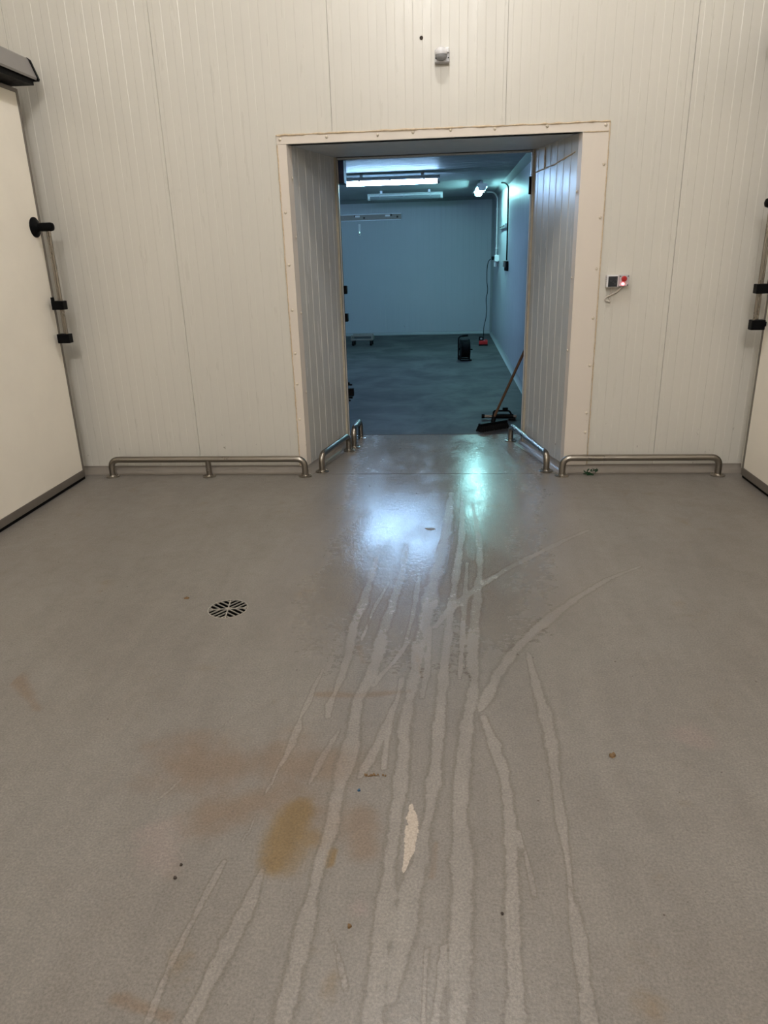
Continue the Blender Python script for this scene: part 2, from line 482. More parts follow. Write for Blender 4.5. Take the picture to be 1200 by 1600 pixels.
STAINS = {
  'brown': [[(-0.37,2.7,0.025),(-0.335,2.573,0.0187)],[(-0.491,2.337,0.0199),(-0.329,2.335,0.0247),(-0.134,2.372,0.0198)],[(-0.871,1.93,0.208),(-0.563,1.928,0.2153),(-0.367,1.921,0.1382)],[(-0.711,1.702,0.1287),(-0.532,1.794,0.1935),(-0.357,1.719,0.1369)],[(-0.26,1.724,0.0682),(-0.225,1.577,0.0547)],[(-1.86,2.469,0.0692)],[(-1.847,2.494,0.0557),(-1.537,2.191,0.0249)],[(-0.755,1.117,0.0224),(-0.62,1.081,0.0217)],[(-0.119,2.656,0.0108),(-0.087,2.463,0.0102)],[(-0.025,1.611,0.0165),(-0.032,1.499,0.0122)],[(0.368,1.401,0.0065)]],
  'yellow': [[(-0.441,1.742,0.0595),(-0.463,1.612,0.0845),(-0.471,1.519,0.063)],[(-0.316,1.572,0.0128),(-0.318,1.527,0.0107)]],
  'pink': [[(-0.841,1.618,0.0865),(-0.814,1.523,0.0828)],[(-0.221,1.387,0.0416)],[(0.851,2.141,0.0978)]],
  'white': [[(-0.102,1.764,0.0098),(-0.092,1.681,0.0227),(-0.098,1.607,0.022),(-0.106,1.538,0.0107),(-0.115,1.503,0.0044)]],
}

# ------------------------------------------------------------------ floor
def seg_field(P, lines, lo):
    """max over all capsule chains of 1 - distance / half width"""
    out = np.full(len(P), lo, dtype=np.float64)
    for L in lines:
        if len(L) == 1:
            L = [L[0], (L[0][0] + 0.001, L[0][1], L[0][2])]
        for (x0, y0, w0), (x1, y1, w1) in zip(L, L[1:]):
            wm = max(w0, w1) * (1.0 - lo) + 0.01
            sel = np.nonzero((P[:, 0] > min(x0, x1) - wm) & (P[:, 0] < max(x0, x1) + wm) &
                             (P[:, 1] > min(y0, y1) - wm) & (P[:, 1] < max(y0, y1) + wm))[0]
            if not len(sel):
                continue
            q = P[sel]
            dx, dy = x1 - x0, y1 - y0
            t = np.clip(((q[:, 0] - x0) * dx + (q[:, 1] - y0) * dy) / (dx * dx + dy * dy + 1e-12), 0, 1)
            d = np.hypot(q[:, 0] - x0 - t * dx, q[:, 1] - y0 - t * dy)
            w = w0 + (w1 - w0) * t
            out[sel] = np.maximum(out[sel], 1 - d / w)
    return out

DRAIN = (-1.043, 3.03)
def make_floor():
    gx0, gx1, gy0, gy1, st = -1.75, 1.55, 0.75, 6.52, 0.011
    nx, ny = int(round((gx1 - gx0) / st)) + 1, int(round((gy1 - gy0) / st)) + 1
    X, Y = np.meshgrid(np.linspace(gx0, gx1, nx), np.linspace(gy0, gy1, ny))
    P = np.stack([X.ravel(), Y.ravel()], 1)
    # fit the grid to the round drain hole
    d = P - np.array(DRAIN)
    r = np.hypot(d[:, 0], d[:, 1])
    R0 = 0.0945
    near = np.abs(r - R0) < st * 0.75
    P[near] = np.array(DRAIN) + d[near] / r[near][:, None] * R0
    r2 = np.hypot(*(P - np.array(DRAIN)).T)
    idx = np.arange(nx * ny).reshape(ny, nx)
    F = np.stack([idx[:-1, :-1], idx[:-1, 1:], idx[1:, 1:], idx[1:, :-1]], -1).reshape(-1, 4)
    keep = ~np.all(r2[F] <= R0 + 1e-4, axis=1)
    F = F[keep]
    big = [(XL - 0.05, gx0, REAR, 5.45), (gx1, XR + 0.05, REAR, 5.45), (gx0, gx1, REAR, gy0)]
    V = [(*p, 0.0) for p in P.tolist()]
    faces = F.tolist()
    for x0, x1, y0, y1 in big:
        k = len(V)
        V += [(x0, y0, 0), (x1, y0, 0), (x1, y1, 0), (x0, y1, 0)]
        faces.append([k, k + 1, k + 2, k + 3])
    me = bpy.data.meshes.new('floor')
    me.from_pydata(V, [], faces)
    A = np.array(V)[:, :2]
    def attr(name, v):
        a = me.attributes.new(name, 'FLOAT', 'POINT')
        a.data.foreach_set('value', v.astype(np.float32))
    attr('track', seg_field(A, TRACKS, -2.0))
    for k in ('brown', 'yellow', 'pink'):
        attr(k, seg_field(A, STAINS[k], -0.6))
    attr('white', seg_field(A, STAINS['white'], -1.0))
    w = seg_field(A, [[(-0.05, 6.6, 0.95), (0.0, 5.2, 0.95), (-0.02, 4.0, 0.80), (-0.15, 2.5, 0.85), (-0.2, 0.9, 0.95)]], 0.0)
    dryer = np.clip((A[:, 1] - 2.2) / 1.3, 0, 1)      # the film of water thins out away from the doorway
    attr('wet', np.clip(w * 1.7, 0, 1) * (0.25 + 0.75 * dryer * dryer * (3 - 2 * dryer)))
    me.materials.append(M['floor'])
    me.update()
    return link(bpy.data.objects.new('floor', me))
struct(make_floor(), 'taupe resin floor with wet wheel tracks and brown stains')
struct(obj('floor_cold_room', bx(CX0 - 0.1, CX1 + 0.1, 6.52, CY1 + 0.1, -0.05, -0.001), M['floor_cold']),
       'dark damp concrete floor of the cold room behind the doorway')
obj('subfloor', bx(XL - 0.2, XR + 0.2, REAR - 0.2, 6.52, -0.35, -0.25), M['pit'], bpy.data.objects['floor'])

# ------------------------------------------------------------------ ribbed sandwich panels
PITCH, DEPTH = 0.1155, 0.0011
def panel_bm(u0, u1, zr, origin, udir, ndir, ribs=True, phase=0.0, gap=0.0012, depth=DEPTH):
    """zr: list of (ua, ub, za, zb) rectangles inside the panel; n points out of the wall"""
    bm = nb()
    O, U, N = Vector(origin), Vector(udir).normalized(), Vector(ndir).normalized()
    for ua, ub, za, zb in zr:
        ua, ub = max(ua, u0 + gap), min(ub, u1 - gap)
        us = [(ua, -0.012), (ua, 0.0)] if abs(ua - u0) < 0.01 else [(ua, 0.0)]
        if ribs:
            k0 = int(math.floor((ua - u0 - phase) / PITCH)) - 1
            k1 = int(math.ceil((ub - u0 - phase) / PITCH)) + 1
            for k in range(k0, k1):
                b = u0 + phase + k * PITCH
                for du, h in ((0.030, 0.0), (0.0335, 1.0), (0.084, 1.0), (0.0875, 0.0)):
                    u = b + du
                    if ua + 0.004 < u < ub - 0.004:
                        us.append((u, h * depth))
            # keep ends level
        us.append((ub, us[-1][1]))
        if abs(ub - u1) < 0.01:
            us.append((ub, -0.012))
        lo = [bm.verts.new(O + U * u + N * h + Vector((0, 0, za))) for u, h in us]
        hi = [bm.verts.new(O + U * u + N * h + Vector((0, 0, zb))) for u, h in us]
        for i in range(len(us) - 1):
            bm.faces.new((lo[i], lo[i + 1], hi[i + 1], hi[i]))
    return bm

def orient(o, n):
    me = o.data
    me.update()
    N = Vector(n)
    s = sum((p.normal.dot(N)) * p.area for p in me.polygons)
    if s < 0:
        me.flip_normals()

def panel_wall(name, bounds, z0, z1, origin, udir, ndir, mat, hole=None, label=None, core=0.1, ribs=True, phase=0.0, depth=DEPTH):
    root = struct(empty(name), label)
    U, N = Vector(udir).normalized(), Vector(ndir).normalized()
    for u0, u1 in zip(bounds, bounds[1:]):
        rects = []
        if hole and u1 > hole[0] and u0 < hole[1]:
            h0, h1, ht = hole
            if u0 < h0:
                rects.append((u0, h0, z0, ht))
            if u1 > h1:
                rects.append((h1, u1, z0, ht))
            rects.append((u0, u1, ht, z1))
        else:
            rects.append((u0, u1, z0, z1))
        o = obj('panel', panel_bm(u0, u1, rects, origin, U, N, ribs, phase, depth=depth), mat, root)
        orient(o, N)
    if core:
        bm = nb()
        a, b = bounds[0], bounds[-1]
        rs = [(a, b, z0, z1)] if not hole else [(a, hole[0], z0, hole[2]), (hole[1], b, z0, hole[2]), (a, b, hole[2], z1)]
        for ua, ub, za, zb in rs:
            if ub - ua < 0.01:
                continue
            prism(bm, [(ua, 0), (ub, 0), (ub, core), (ua, core)], Vector(origin) - N * 0.0125 + Vector((0, 0, za)), U, -N, (0, 0, 1), zb - za)
        obj('core', bm, M['core'], root)
    return root

PB = [XL, -1.918, -0.752, 0.395, 1.557, XR]
panel_wall('wall_front', PB, 0.0, CEIL, (0, WY, 0), (1, 0, 0), (0, -1, 0), M['panel'], hole=(OL, OR, OT),
           label='tall cream ribbed panel wall with the doorway', core=0.06, phase=0.0)
side = [REAR + i * 1.164 for i in range(9)] + [WY]
panel_wall('wall_left', side, 0.0, CEIL, (XL, 0, 0), (0, 1, 0), (1, 0, 0), M['panel'], label='cream ribbed panel wall behind the left sliding door')
panel_wall('wall_right', side, 0.0, CEIL, (XR, 0, 0), (0, 1, 0), (-1, 0, 0), M['panel'], label='cream ribbed panel wall behind the right sliding door')
panel_wall('wall_rear', [XL, -1.7, -0.55, 0.6, 1.75, XR], 0.0, CEIL, (0, REAR, 0), (1, 0, 0), (0, 1, 0), M['panel'], label='cream panel wall behind the viewer')
struct(obj('ceiling', bx(XL - 0.1, XR + 0.1, REAR - 0.1, WY + 0.1, CEIL, CEIL + 0.1), M['panel']), 'cream ceiling high above the hall')

# doorway lining: two splayed ribbed jambs and the flat soffit
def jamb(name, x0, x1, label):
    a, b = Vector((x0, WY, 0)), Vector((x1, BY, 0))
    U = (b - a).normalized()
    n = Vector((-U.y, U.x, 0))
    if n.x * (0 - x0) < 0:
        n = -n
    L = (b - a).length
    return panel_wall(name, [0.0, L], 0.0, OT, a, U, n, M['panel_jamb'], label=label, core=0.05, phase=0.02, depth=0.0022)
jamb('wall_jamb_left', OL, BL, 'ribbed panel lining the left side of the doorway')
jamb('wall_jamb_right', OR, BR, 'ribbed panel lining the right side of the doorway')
bm = nb()
poly = [(OL - 0.02, WY + 0.001), (OR + 0.02, WY + 0.001), (BR + 0.02, BY), (BL - 0.02, BY)]
prism(bm, poly, (0, 0, OT), (1, 0, 0), (0, 1, 0), (0, 0, 1), 0.05)
struct(obj('ceiling_doorway', bm, M['soffit']), 'flat grey-lit soffit over the doorway')

# cold room shell
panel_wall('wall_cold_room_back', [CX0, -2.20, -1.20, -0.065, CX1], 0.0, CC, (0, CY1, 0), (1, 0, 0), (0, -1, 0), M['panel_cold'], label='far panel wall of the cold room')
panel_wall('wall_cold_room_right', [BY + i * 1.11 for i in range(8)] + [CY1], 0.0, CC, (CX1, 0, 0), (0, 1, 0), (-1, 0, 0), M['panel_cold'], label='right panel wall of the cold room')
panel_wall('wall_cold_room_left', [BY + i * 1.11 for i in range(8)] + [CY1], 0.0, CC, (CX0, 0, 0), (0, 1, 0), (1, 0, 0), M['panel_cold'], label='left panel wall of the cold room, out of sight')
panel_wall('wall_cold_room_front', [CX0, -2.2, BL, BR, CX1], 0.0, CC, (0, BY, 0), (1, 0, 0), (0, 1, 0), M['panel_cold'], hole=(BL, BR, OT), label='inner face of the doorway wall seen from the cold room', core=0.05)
cr = struct(empty('ceiling_cold_room', (0, 0, CC)), 'ribbed panel ceiling of the cold room')
yb = [BY - 0.02 + i * 1.115 for i in range(8)] + [CY1 + 0.02]
for y0, y1 in zip(yb, yb[1:]):
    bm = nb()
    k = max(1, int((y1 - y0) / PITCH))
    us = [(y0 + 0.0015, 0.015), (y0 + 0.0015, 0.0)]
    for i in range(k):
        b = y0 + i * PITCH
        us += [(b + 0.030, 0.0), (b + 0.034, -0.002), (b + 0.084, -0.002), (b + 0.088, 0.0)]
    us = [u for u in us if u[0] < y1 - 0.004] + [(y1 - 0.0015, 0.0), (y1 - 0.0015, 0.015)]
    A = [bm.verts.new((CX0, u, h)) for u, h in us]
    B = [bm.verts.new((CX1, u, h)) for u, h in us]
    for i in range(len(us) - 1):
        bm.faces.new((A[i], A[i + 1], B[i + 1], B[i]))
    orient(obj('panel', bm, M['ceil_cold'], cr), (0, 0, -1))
obj('core', bx(CX0 - 0.1, CX1 + 0.1, BY - 0.05, CY1 + 0.1, 0.016, 0.1), M['core'], cr)

# coves: grey resin upstand in the hall, white PVC coves in the cold room
def cove(name, path, mat, w=0.07, h=0.055, label=None, closed=False):
    """path runs with the room on its right; concave quarter profile"""
    bm = nb()
    prof = [(0.0, h), (0.004, h)] + [(w - (w - 0.004) * math.cos(t), h - (h - 0.002) * math.sin(t)) for t in [i * math.pi / 2 / 6 for i in range(1, 7)]] + [(w, 0.0), (0.0, 0.0)]
    pts = [Vector((*p, 0)) for p in path]
    rings = []
    for i, p in enumerate(pts):
        ds = []
        if i > 0: ds.append((p - pts[i - 1]).normalized())
        if i < len(pts) - 1: ds.append((pts[i + 1] - p).normalized())
        ns = [Vector((d.y, -d.x, 0)) for d in ds]
        n = ns[0] if len(ns) == 1 else (ns[0] + ns[1]).normalized() / max(0.3, math.cos(ns[0].angle(ns[1]) / 2))
        rings.append([bm.verts.new(p + n * u + Vector((0, 0, v))) for u, v in prof])
    for r0, r1 in zip(rings, rings[1:]):
        for k in range(len(prof)):
            bm.faces.new((r0[k], r0[(k + 1) % len(prof)], r1[(k + 1) % len(prof)], r1[k]))
    bm.faces.new(rings[0]); bm.faces.new(rings[-1][::-1])
    return struct(obj(name, bm, mat), label)
cove('baseboard_front_left', [(XL, WY - 0.001), (OL, WY - 0.001), (BL, BY)], M['cove'], label='grey resin upstand along the wall and jamb left of the doorway')
cove('baseboard_front_right', [(BR, BY), (OR, WY - 0.001), (XR, WY - 0.001)], M['cove'], label='grey resin upstand along the wall and jamb right of the doorway')
cove('baseboard_cold_room', [(CX0, CY1), (CX1, CY1), (CX1, BY + 0.03)], M['cove_cold'], w=0.05, h=0.06, label='pale cove at the foot of the cold room walls')
bm = nb()
prism(bm, [(0, 0), (-0.07, 0), (0, -0.07)], (CX1, BY + 0.02, CC), (1, 0, 0), (0, 0, 1), (0, 1, 0), CY1 - BY - 0.02)
prism(bm, [(0, 0), (-0.07, 0), (0, -0.07)], (CX0, CY1, CC), (0, 1, 0), (0, 0, 1), (1, 0, 0), CX1 - CX0)
prism(bm, [(0, 0), (-0.05, 0), (0, -0.05)], (CX1, CY1, 0.0), (1, 0, 0), (0, 1, 0), (0, 0, 1), CC)
struct(obj('trim_1', bm, M['cove_cold']), 'pale corner trim where the cold room walls meet its ceiling')
# floor joints at the doorway
j = obj('trim_2', bx(OL + 0.1, OR - 0.05, 5.262, 5.266, -0.002, 0.0008), M['crumb']); struct(j, 'thin joint line in the floor across the doorway')
j = obj('trim_3', bx(BL - 0.05, BR + 0.05, 6.515, 6.530, -0.002, 0.0012), M['crumb']); struct(j, 'floor joint at the edge of the cold room')

# ------------------------------------------------------------------ doorway flashing with rivets and sealant
rivet_me = None
def rivets(parent, pts, n=(0, -1, 0)):
    global rivet_me
    for p in pts:
        if rivet_me is None:
            b = nb()
            lathe(b, [(0.010, 0.0), (0.0098, -0.003), (0.006, -0.007), (0.0, -0.0085)], 10, 'Y')
            o = obj('rivet', b, M['rivet'], parent, True, p)
            rivet_me = o.data
        else:
            o = link(bpy.data.objects.new('rivet', rivet_me), parent)
            o.location = p
        if n[0]:
            o.rotation_euler = (0, 0, math.pi / 2 if n[0] > 0 else -math.pi / 2)

def bead(parent, path, r=0.006, jit=0.35, name='sealant_bead'):
    pts, rad = [], []
    rnd = random.Random(len(path) * 17 + int(path[0][2] * 100))
    for a, b in zip(path, path[1:]):
        a, b = Vector(a), Vector(b)
        k = max(2, int((b - a).length / 0.03))
        for i in range(k):
            p = a.lerp(b, i / k)
            pts.append(p + Vector((rnd.uniform(-1, 1), rnd.uniform(-0.2, 0.2), rnd.uniform(-1, 1))) * r * 0.35)
            rad.append(r * (1 + rnd.uniform(-jit, jit)))
    pts.append(Vector(path[-1])); rad.append(r)
    return obj(name, sweep(nb(), pts, rad, 6), M['sealant'], parent, True)

FY0, FY1 = WY - 0.006, WY - 0.0022
LT = struct(empty('trim_4'), 'cream flashing down the left side of the doorway')
bm = box(nb(), -1.128, OL, FY0, FY1, 0.05, 2.306)
a, b = Vector((OL, FY0, 0)), Vector((BL, BY, 0)); U = (b - a).normalized(); N = Vector((U.y, -U.x, 0))
prism(bm, [(0, 0), (0.075, 0), (0.075, 0.003), (0, 0.003)], a + Vector((0, 0, 0.05)), U, N, (0, 0, 1), OT - 0.05)
obj('flashing', bm, M['trim'], LT)
rivets(LT, [(-1.104, FY0, z) for z in (1.88, 1.535, 1.225, 0.915, 0.69, 0.42)])
bead(LT, [(-1.130, FY0, 2.30), (-1.128, FY0, 1.2), (-1.124, FY0, 0.055)], 0.0048, 0.3)
RT = struct(empty('trim_5'), 'wide cream flashing down the right side of the doorway')
bm = box(nb(), OR, 1.063, FY0, FY1, 0.05, 2.306)
a, b = Vector((OR, FY0, 0)), Vector((BR, BY, 0)); U = (b - a).normalized(); N = Vector((-U.y, U.x, 0))
prism(bm, [(0, 0), (0.06, 0), (0.06, 0.003), (0, 0.003)], a + Vector((0, 0, 0.05)), U, N, (0, 0, 1), OT - 0.05)
obj('flashing', bm, M['trim'], RT)
rivets(RT, [(1.044, FY0, z) for z in (2.11, 1.783, 1.455, 1.125, 0.793, 0.447, 0.30)])
bead(RT, [(1.066, FY0, 2.355), (1.068, FY0, 1.2), (1.072, FY0, 0.055)], 0.0042, 0.3)
TT = struct(empty('trim_6'), 'cream flashing across the top of the doorway with a ragged sealant bead')
obj('flashing', bx(-1.130, 1.064, FY0 - 0.002, FY1, 2.3065, 2.358), M['trim'], TT)
rivets(TT, [(x, FY0 - 0.002, z) for x, z in ((-1.108, 2.335), (-0.79, 2.338), (-0.447, 2.337), (-0.212, 2.345), (0.037, 2.347), (0.326, 2.344), (0.665, 2.346), (1.04, 2.34))])
bead(TT, [(-1.135, FY0 - 0.002, 2.361), (-0.2, FY0 - 0.002, 2.362), (1.068, FY0 - 0.002, 2.360)], 0.0062, 0.45)
bead(TT, [(0.90, FY0 - 0.002, 2.304), (1.06, FY0 - 0.002, 2.303)], 0.003, 0.3)
# sealant along the soffit of the right jamb and its small cover plate
def on_jamb(x0, x1, s, z, off=0.004):
    a, b = Vector((x0, WY, 0)), Vector((x1, BY, 0)); U = (b - a).normalized()
    n = Vector((-U.y, U.x, 0)); n = n if n.x * (-x0) > 0 else -n
    p = a + U * s + n * off
    return (p.x, p.y, z)
JT = struct(empty('trim_7'), 'pale sealant and cover plate at the top of the right jamb')
bead(JT, [on_jamb(OR, BR, 0.10, 2.20), on_jamb(OR, BR, 0.45, 2.16), on_jamb(OR, BR, 0.87, 2.14)], 0.005, 0.4)
bead(JT, [on_jamb(OR, BR, 0.62, 2.155), on_jamb(OR, BR, 0.62, 2.29)], 0.004, 0.4)
rivets(LT, [on_jamb(OL, BL, 0.045, z, 0.008) for z in (2.10, 1.72, 1.2, 0.62)], (1, 0, 0))
rivets(RT, [on_jamb(OR, BR, 0.03, z, 0.006) for z in (1.95, 1.4, 0.9)], (-1, 0, 0))
# edge strips of the inner frame
e = struct(empty('trim_8'), 'thin metal edge strips around the back of the doorway')
obj('edge_strip', bx(BL - 0.012, BL + 0.004, BY - 0.004, BY + 0.03, 0.03, OT - 0.005), M['trim'], e)
obj('edge_strip', bx(BR - 0.004, BR + 0.012, BY - 0.004, BY + 0.03, 0.03, OT - 0.005), M['trim'], e)
obj('edge_strip', bx(BL, BR, BY - 0.004, BY + 0.03, OT - 0.012, OT + 0.004), M['galv'], e)

# ------------------------------------------------------------------ ceiling lamps of the hall
def hall_lamp(k, xy, rz, radiance, label, L=1.44):
    r = tag(empty('ceiling_light', (*xy, 5.5), rz), label, 'light', 'ceiling lamps of the hall')
    bm = nb()
    prism(bm, [(-0.07, 0), (0.07, 0), (0.075, -0.03), (0.065, -0.045), (-0.065, -0.045), (-0.075, -0.03)], (0, -L / 2 - 0.03, -0.01), (1, 0, 0), (0, 0, 1), (0, 1, 0), L + 0.06)
    obj('housing', bm, M['lamp_body'], r)
    prof = [(0.06 * math.cos(t), -0.056 + 0.06 * math.sin(t)) for t in [math.pi + i * math.pi / 12 for i in range(13)]]
    obj('diffuser', prism(nb(), prof, (0, -L / 2, 0), (1, 0, 0), (0, 0, 1), (0, 1, 0), L),
        emitter('lit_hall_tube', HALL_LAMP_COLOUR, radiance), r)
for k, ((xy, rz, rad), lab) in enumerate(zip(HALL_LAMPS, ('ceiling tube lamp of the hall nearest the doorway wall', 'ceiling tube lamp of the hall above the viewer', 'ceiling tube lamp of the hall behind the viewer'))):
    hall_lamp(k, xy, rz, rad, lab, 0.66 if k == 0 else 1.44)

# ------------------------------------------------------------------ cold room lamps
def batten(loc, rz, label, tube, on=True, drop=0.045):
    r = tag(empty('fluorescent_light', loc, rz), label, 'light', 'tube lamps on the cold room ceiling')
    L = 1.25
    for x in (-0.4, 0.4):
        obj('hanger', bx(x - 0.02, x + 0.02, -0.02, 0.02, 0.0, drop), M['galv'], r)
    bm = nb()
    prism(bm, [(-0.06, 0), (0.06, 0), (0.08, -0.024), (0.08, -0.044), (-0.08, -0.044), (-0.08, -0.024)], (-L / 2, 0, 0), (0, 1, 0), (0, 0, 1), (1, 0, 0), L)
    obj('housing', bm, M['lamp_body'], r)
    if on:
        prof = [(-0.055, 0.0), (0.055, 0.0), (0.05, -0.03), (0.03, -0.052), (-0.03, -0.052), (-0.05, -0.03)]
        bm = prism(nb(), prof, (-L / 2 + 0.035, 0, -0.043), (0, 1, 0), (0, 0, 1), (1, 0, 0), L - 0.07)
        d = obj('diffuser', bm, tube, r)
    else:
        prof = [(-0.055, 0.0), (0.055, 0.0), (0.05, -0.03), (0.03, -0.052), (-0.03, -0.052), (-0.05, -0.03)]
        bm = prism(nb(), prof, (-L / 2 + 0.035, 0, -0.043), (0, 1, 0), (0, 0, 1), (1, 0, 0), L - 0.07)
        obj('diffuser', bm, M['diffuser_off'], r)
    for s in (-1, 1):
        obj('end_cap', prism(nb(), [(-0.062, 0), (0.062, 0), (0.056, -0.04), (0.034, -0.06), (-0.034, -0.06), (-0.056, -0.04)],
                             (s * (L / 2 - 0.018) - 0.018, 0, -0.040), (0, 1, 0), (0, 0, 1), (1, 0, 0), 0.036), M['lamp_body'], r)
    for x in (-0.42, -0.02, 0.42):
        for s in (-1, 1):
            obj('clip', bx(x - 0.012, x + 0.012, s * 0.082 - 0.003, s * 0.082 + 0.003, -0.056, -0.028), M['galv'], r)
    return r
batten((-0.69, 10.25, CC - 0.048), 0, 'brightly lit long tube lamp across the cold room ceiling', M['tube_blue'])
batten((-2.62, 10.25, CC - 0.048), 0, 'lit tube lamp at the left of the cold room, hidden from the doorway', M['tube_blue'])
batten((-0.66, 13.05, CC - 0.048), 0, 'unlit tube lamp on the cold room ceiling behind the bright one', None, False)
batten((0.55, 12.35, CC - 0.048), math.pi / 2, 'lit tube lamp seen end-on near the right wall of the cold room', M['tube_green'])

# ------------------------------------------------------------------ sliding doors
def sliding_door(name, s, face_x, edge_y, label, z0=0.04, z1=2.675, length=2.6, back=0.06):
    """s=+1: face looks toward +x (left door). Leading edge at edge_y."""
    r = struct(empty(name), label)
    fx, bxk = face_x, face_x - s * back
    x0, x1 = min(fx, bxk), max(fx, bxk)
    y0, y1 = edge_y - length, edge_y
    e = 0.026
    obj('leaf', bx(x0, x1, y0 + e, y1 - e, z0 + 0.04, z1 - e, bevel=0.002), M['leaf'], r)
    f = s * 0.003
    X0, X1 = min(bxk, fx + f), max(bxk, fx + f)
    obj('edge_profile', bx(X0, X1, y1 - e, y1, z0 - 0.015, z1, bevel=0.003), M['alu_edge'], r)
    obj('edge_profile', bx(X0, X1, y0, y0 + e, z0 - 0.015, z1, bevel=0.003), M['alu_edge'], r)
    obj('top_profile', bx(X0, X1, y0 + e, y1 - e, z1 - e, z1, bevel=0.003), M['alu_edge'], r)
    obj('bottom_profile', bx(X0, X1, y0 + e, y1 - e, z0 - 0.015, z0 + 0.04, bevel=0.003), M['alu_edge'], r)
    obj('floor_seal', bx(x0 + 0.01, x1 - 0.004, y0, y1, 0.003, z0 - 0.015), M['rubber'], r)
    obj('side_gasket', bx(x0 + 0.008, x1 - 0.02, y1, y1 + 0.02, z0, z1 - 0.01), M['rubber'], r)
    # handle: rosette and grip, two rods, two clamps
    h = empty('handle', (fx, edge_y - 0.09, 0), 0, r)
    gz = 1.828
    obj('rosette', lathe(nb(), [(0.066, 0.0), (0.066, s * 0.006), (0.056, s * 0.014), (0.032, s * 0.024), (0.026, s * 0.034)], 28, 'X', (0, 0, gz)), M['black'], h, True)
    obj('grip', lathe(nb(), [(0.026, s * 0.03), (0.0285, s * 0.05), (0.0285, s * 0.118), (0.024, s * 0.130), (0.012, s * 0.136)], 20, 'X', (0, 0, gz)), M['black'], h, True)
    for dx, dy, za in ((0.100, 0.0, 1.06), (0.072, 0.022, 1.06)):
        obj('rod', sweep(nb(), [(s * dx, dy, za), (s * dx, dy, 1.81)], 0.0085, 10), M['steel'], h, True)
    for z, hh in ((1.312, 0.030), (1.083, 0.032)):
        c = obj('clamp', bx(min(s * 0.03, s * 0.118), max(s * 0.03, s * 0.118), -0.020, 0.040, z - hh, z + hh, bevel=0.004), M['black'], h)
        obj('bracket', bx(min(0, s * 0.09), max(0, s * 0.09), 0.040, 0.085, z - 0.015, z + 0.015), M['black'], h)
    obj('clamp_ear', bx(min(s * 0.032, s * 0.05), max(s * 0.032, s * 0.05), -0.018, 0.0, 1.34, 1.368), M['black'], h)
    return r
sliding_door('door_1', 1, -2.795, 5.155, 'cream sliding cold store door at the left with black handle')
sliding_door('door_2', -1, 2.135, 5.150, 'cream sliding cold store door at the right edge')

def door_rail(s, wall_x, label, y1=5.20, length=4.0):
    r = tag(empty('door_rail', (wall_x, y1, 2.72)), label, 'door rail')
    prof = [(0.0, 0.0), (0.238, 0.0), (0.244, 0.012), (0.205, 0.120), (0.190, 0.132), (0.0, 0.132)]
    shell = [(0.0, 0.132), (0.190, 0.132), (0.205, 0.120), (0.244, 0.012), (0.238, 0.0), (0.228, 0.004), (0.232, 0.012), (0.195, 0.112), (0.186, 0.122), (0.0, 0.122)]
    obj('cover', prism(nb(), [(s * u, v) for u, v in shell], (0, -length, 0), (1, 0, 0), (0, 0, 1), (0, 1, 0), length - 0.022), M['alu'], r)
    obj('track', bx(min(0, s * 0.22), max(0, s * 0.22), -length, -0.03, -0.03, 0.035), M['black'], r)
    obj('end_cap', prism(nb(), [(s * u * 1.03, v * 1.03 - 0.004) for u, v in prof], (0, -0.022, 0), (1, 0, 0), (0, 0, 1), (0, 1, 0), 0.022), M['black'], r)
    return r
door_rail(1, XL + 0.002, 'grey aluminium rail with black end cap above the left sliding door', y1=5.19)
door_rail(-1, XR - 0.002, 'grey aluminium rail above the right sliding door')

# cold room sliding door, parked left of the doorway
r = struct(empty('door_3'), 'dark-edged cold room sliding door just behind the left jamb')
obj('leaf', bx(-2.55, -0.880, BY + 0.045, BY + 0.125, 0.04, 2.19), M['panel_cold'], r)
obj('edge_profile', bx(-0.882, -0.852, BY + 0.043, BY + 0.128, 0.03, 2.19, bevel=0.003), M['rubber'], r)
for z in (1.312, 1.083):
    obj('clamp', bx(-0.88, -0.828, BY + 0.126, BY + 0.186, z - 0.034, z + 0.034, bevel=0.004), M['black'], r)
obj('rod', sweep(nb(), [(-0.862, BY + 0.155, 1.06), (-0.862, BY + 0.155, 1.80)], 0.008, 8), M['steel'], r, True)
g = obj('roller_guide', bx(-0.87, -0.805, BY + 0.128, BY + 0.175, 0.405, 0.475, bevel=0.006), M['black'], r)
for z in (0.36, 0.385, 0.50, 0.515):
    obj('guide_tooth', bx(-0.87, -0.838 + 0.02 * (z > 0.37 and z < 0.51), BY + 0.13, BY + 0.16, z, z + 0.014), M['black'], r)
r = tag(empty('door_rail', (-0.80, BY + 0.04, 2.13)), 'navy blue end of the cold room door rail beside the bright lamp', 'door rail')
obj('end_cap', bx(-0.06, 0.0, 0, 0.16, 0, 0.20, bevel=0.004), M['navy'], r)
obj('cover', bx(-2.2, -0.06, 0.0, 0.155, 0.002, 0.195, bevel=0.004), M['alu'], r)
r = tag(empty('strike_plate', (BR - 0.006, BY, 2.06)), 'small black strike plate high on the right edge of the doorway', 'strike plate')
obj('plate', bx(-0.012, 0.008, -0.012, 0.012, -0.063, 0.063, bevel=0.003), M['black'], r)
obj('screw', bx(-0.014, -0.011, -0.004, 0.004, -0.050, -0.042), M['galv'], r)

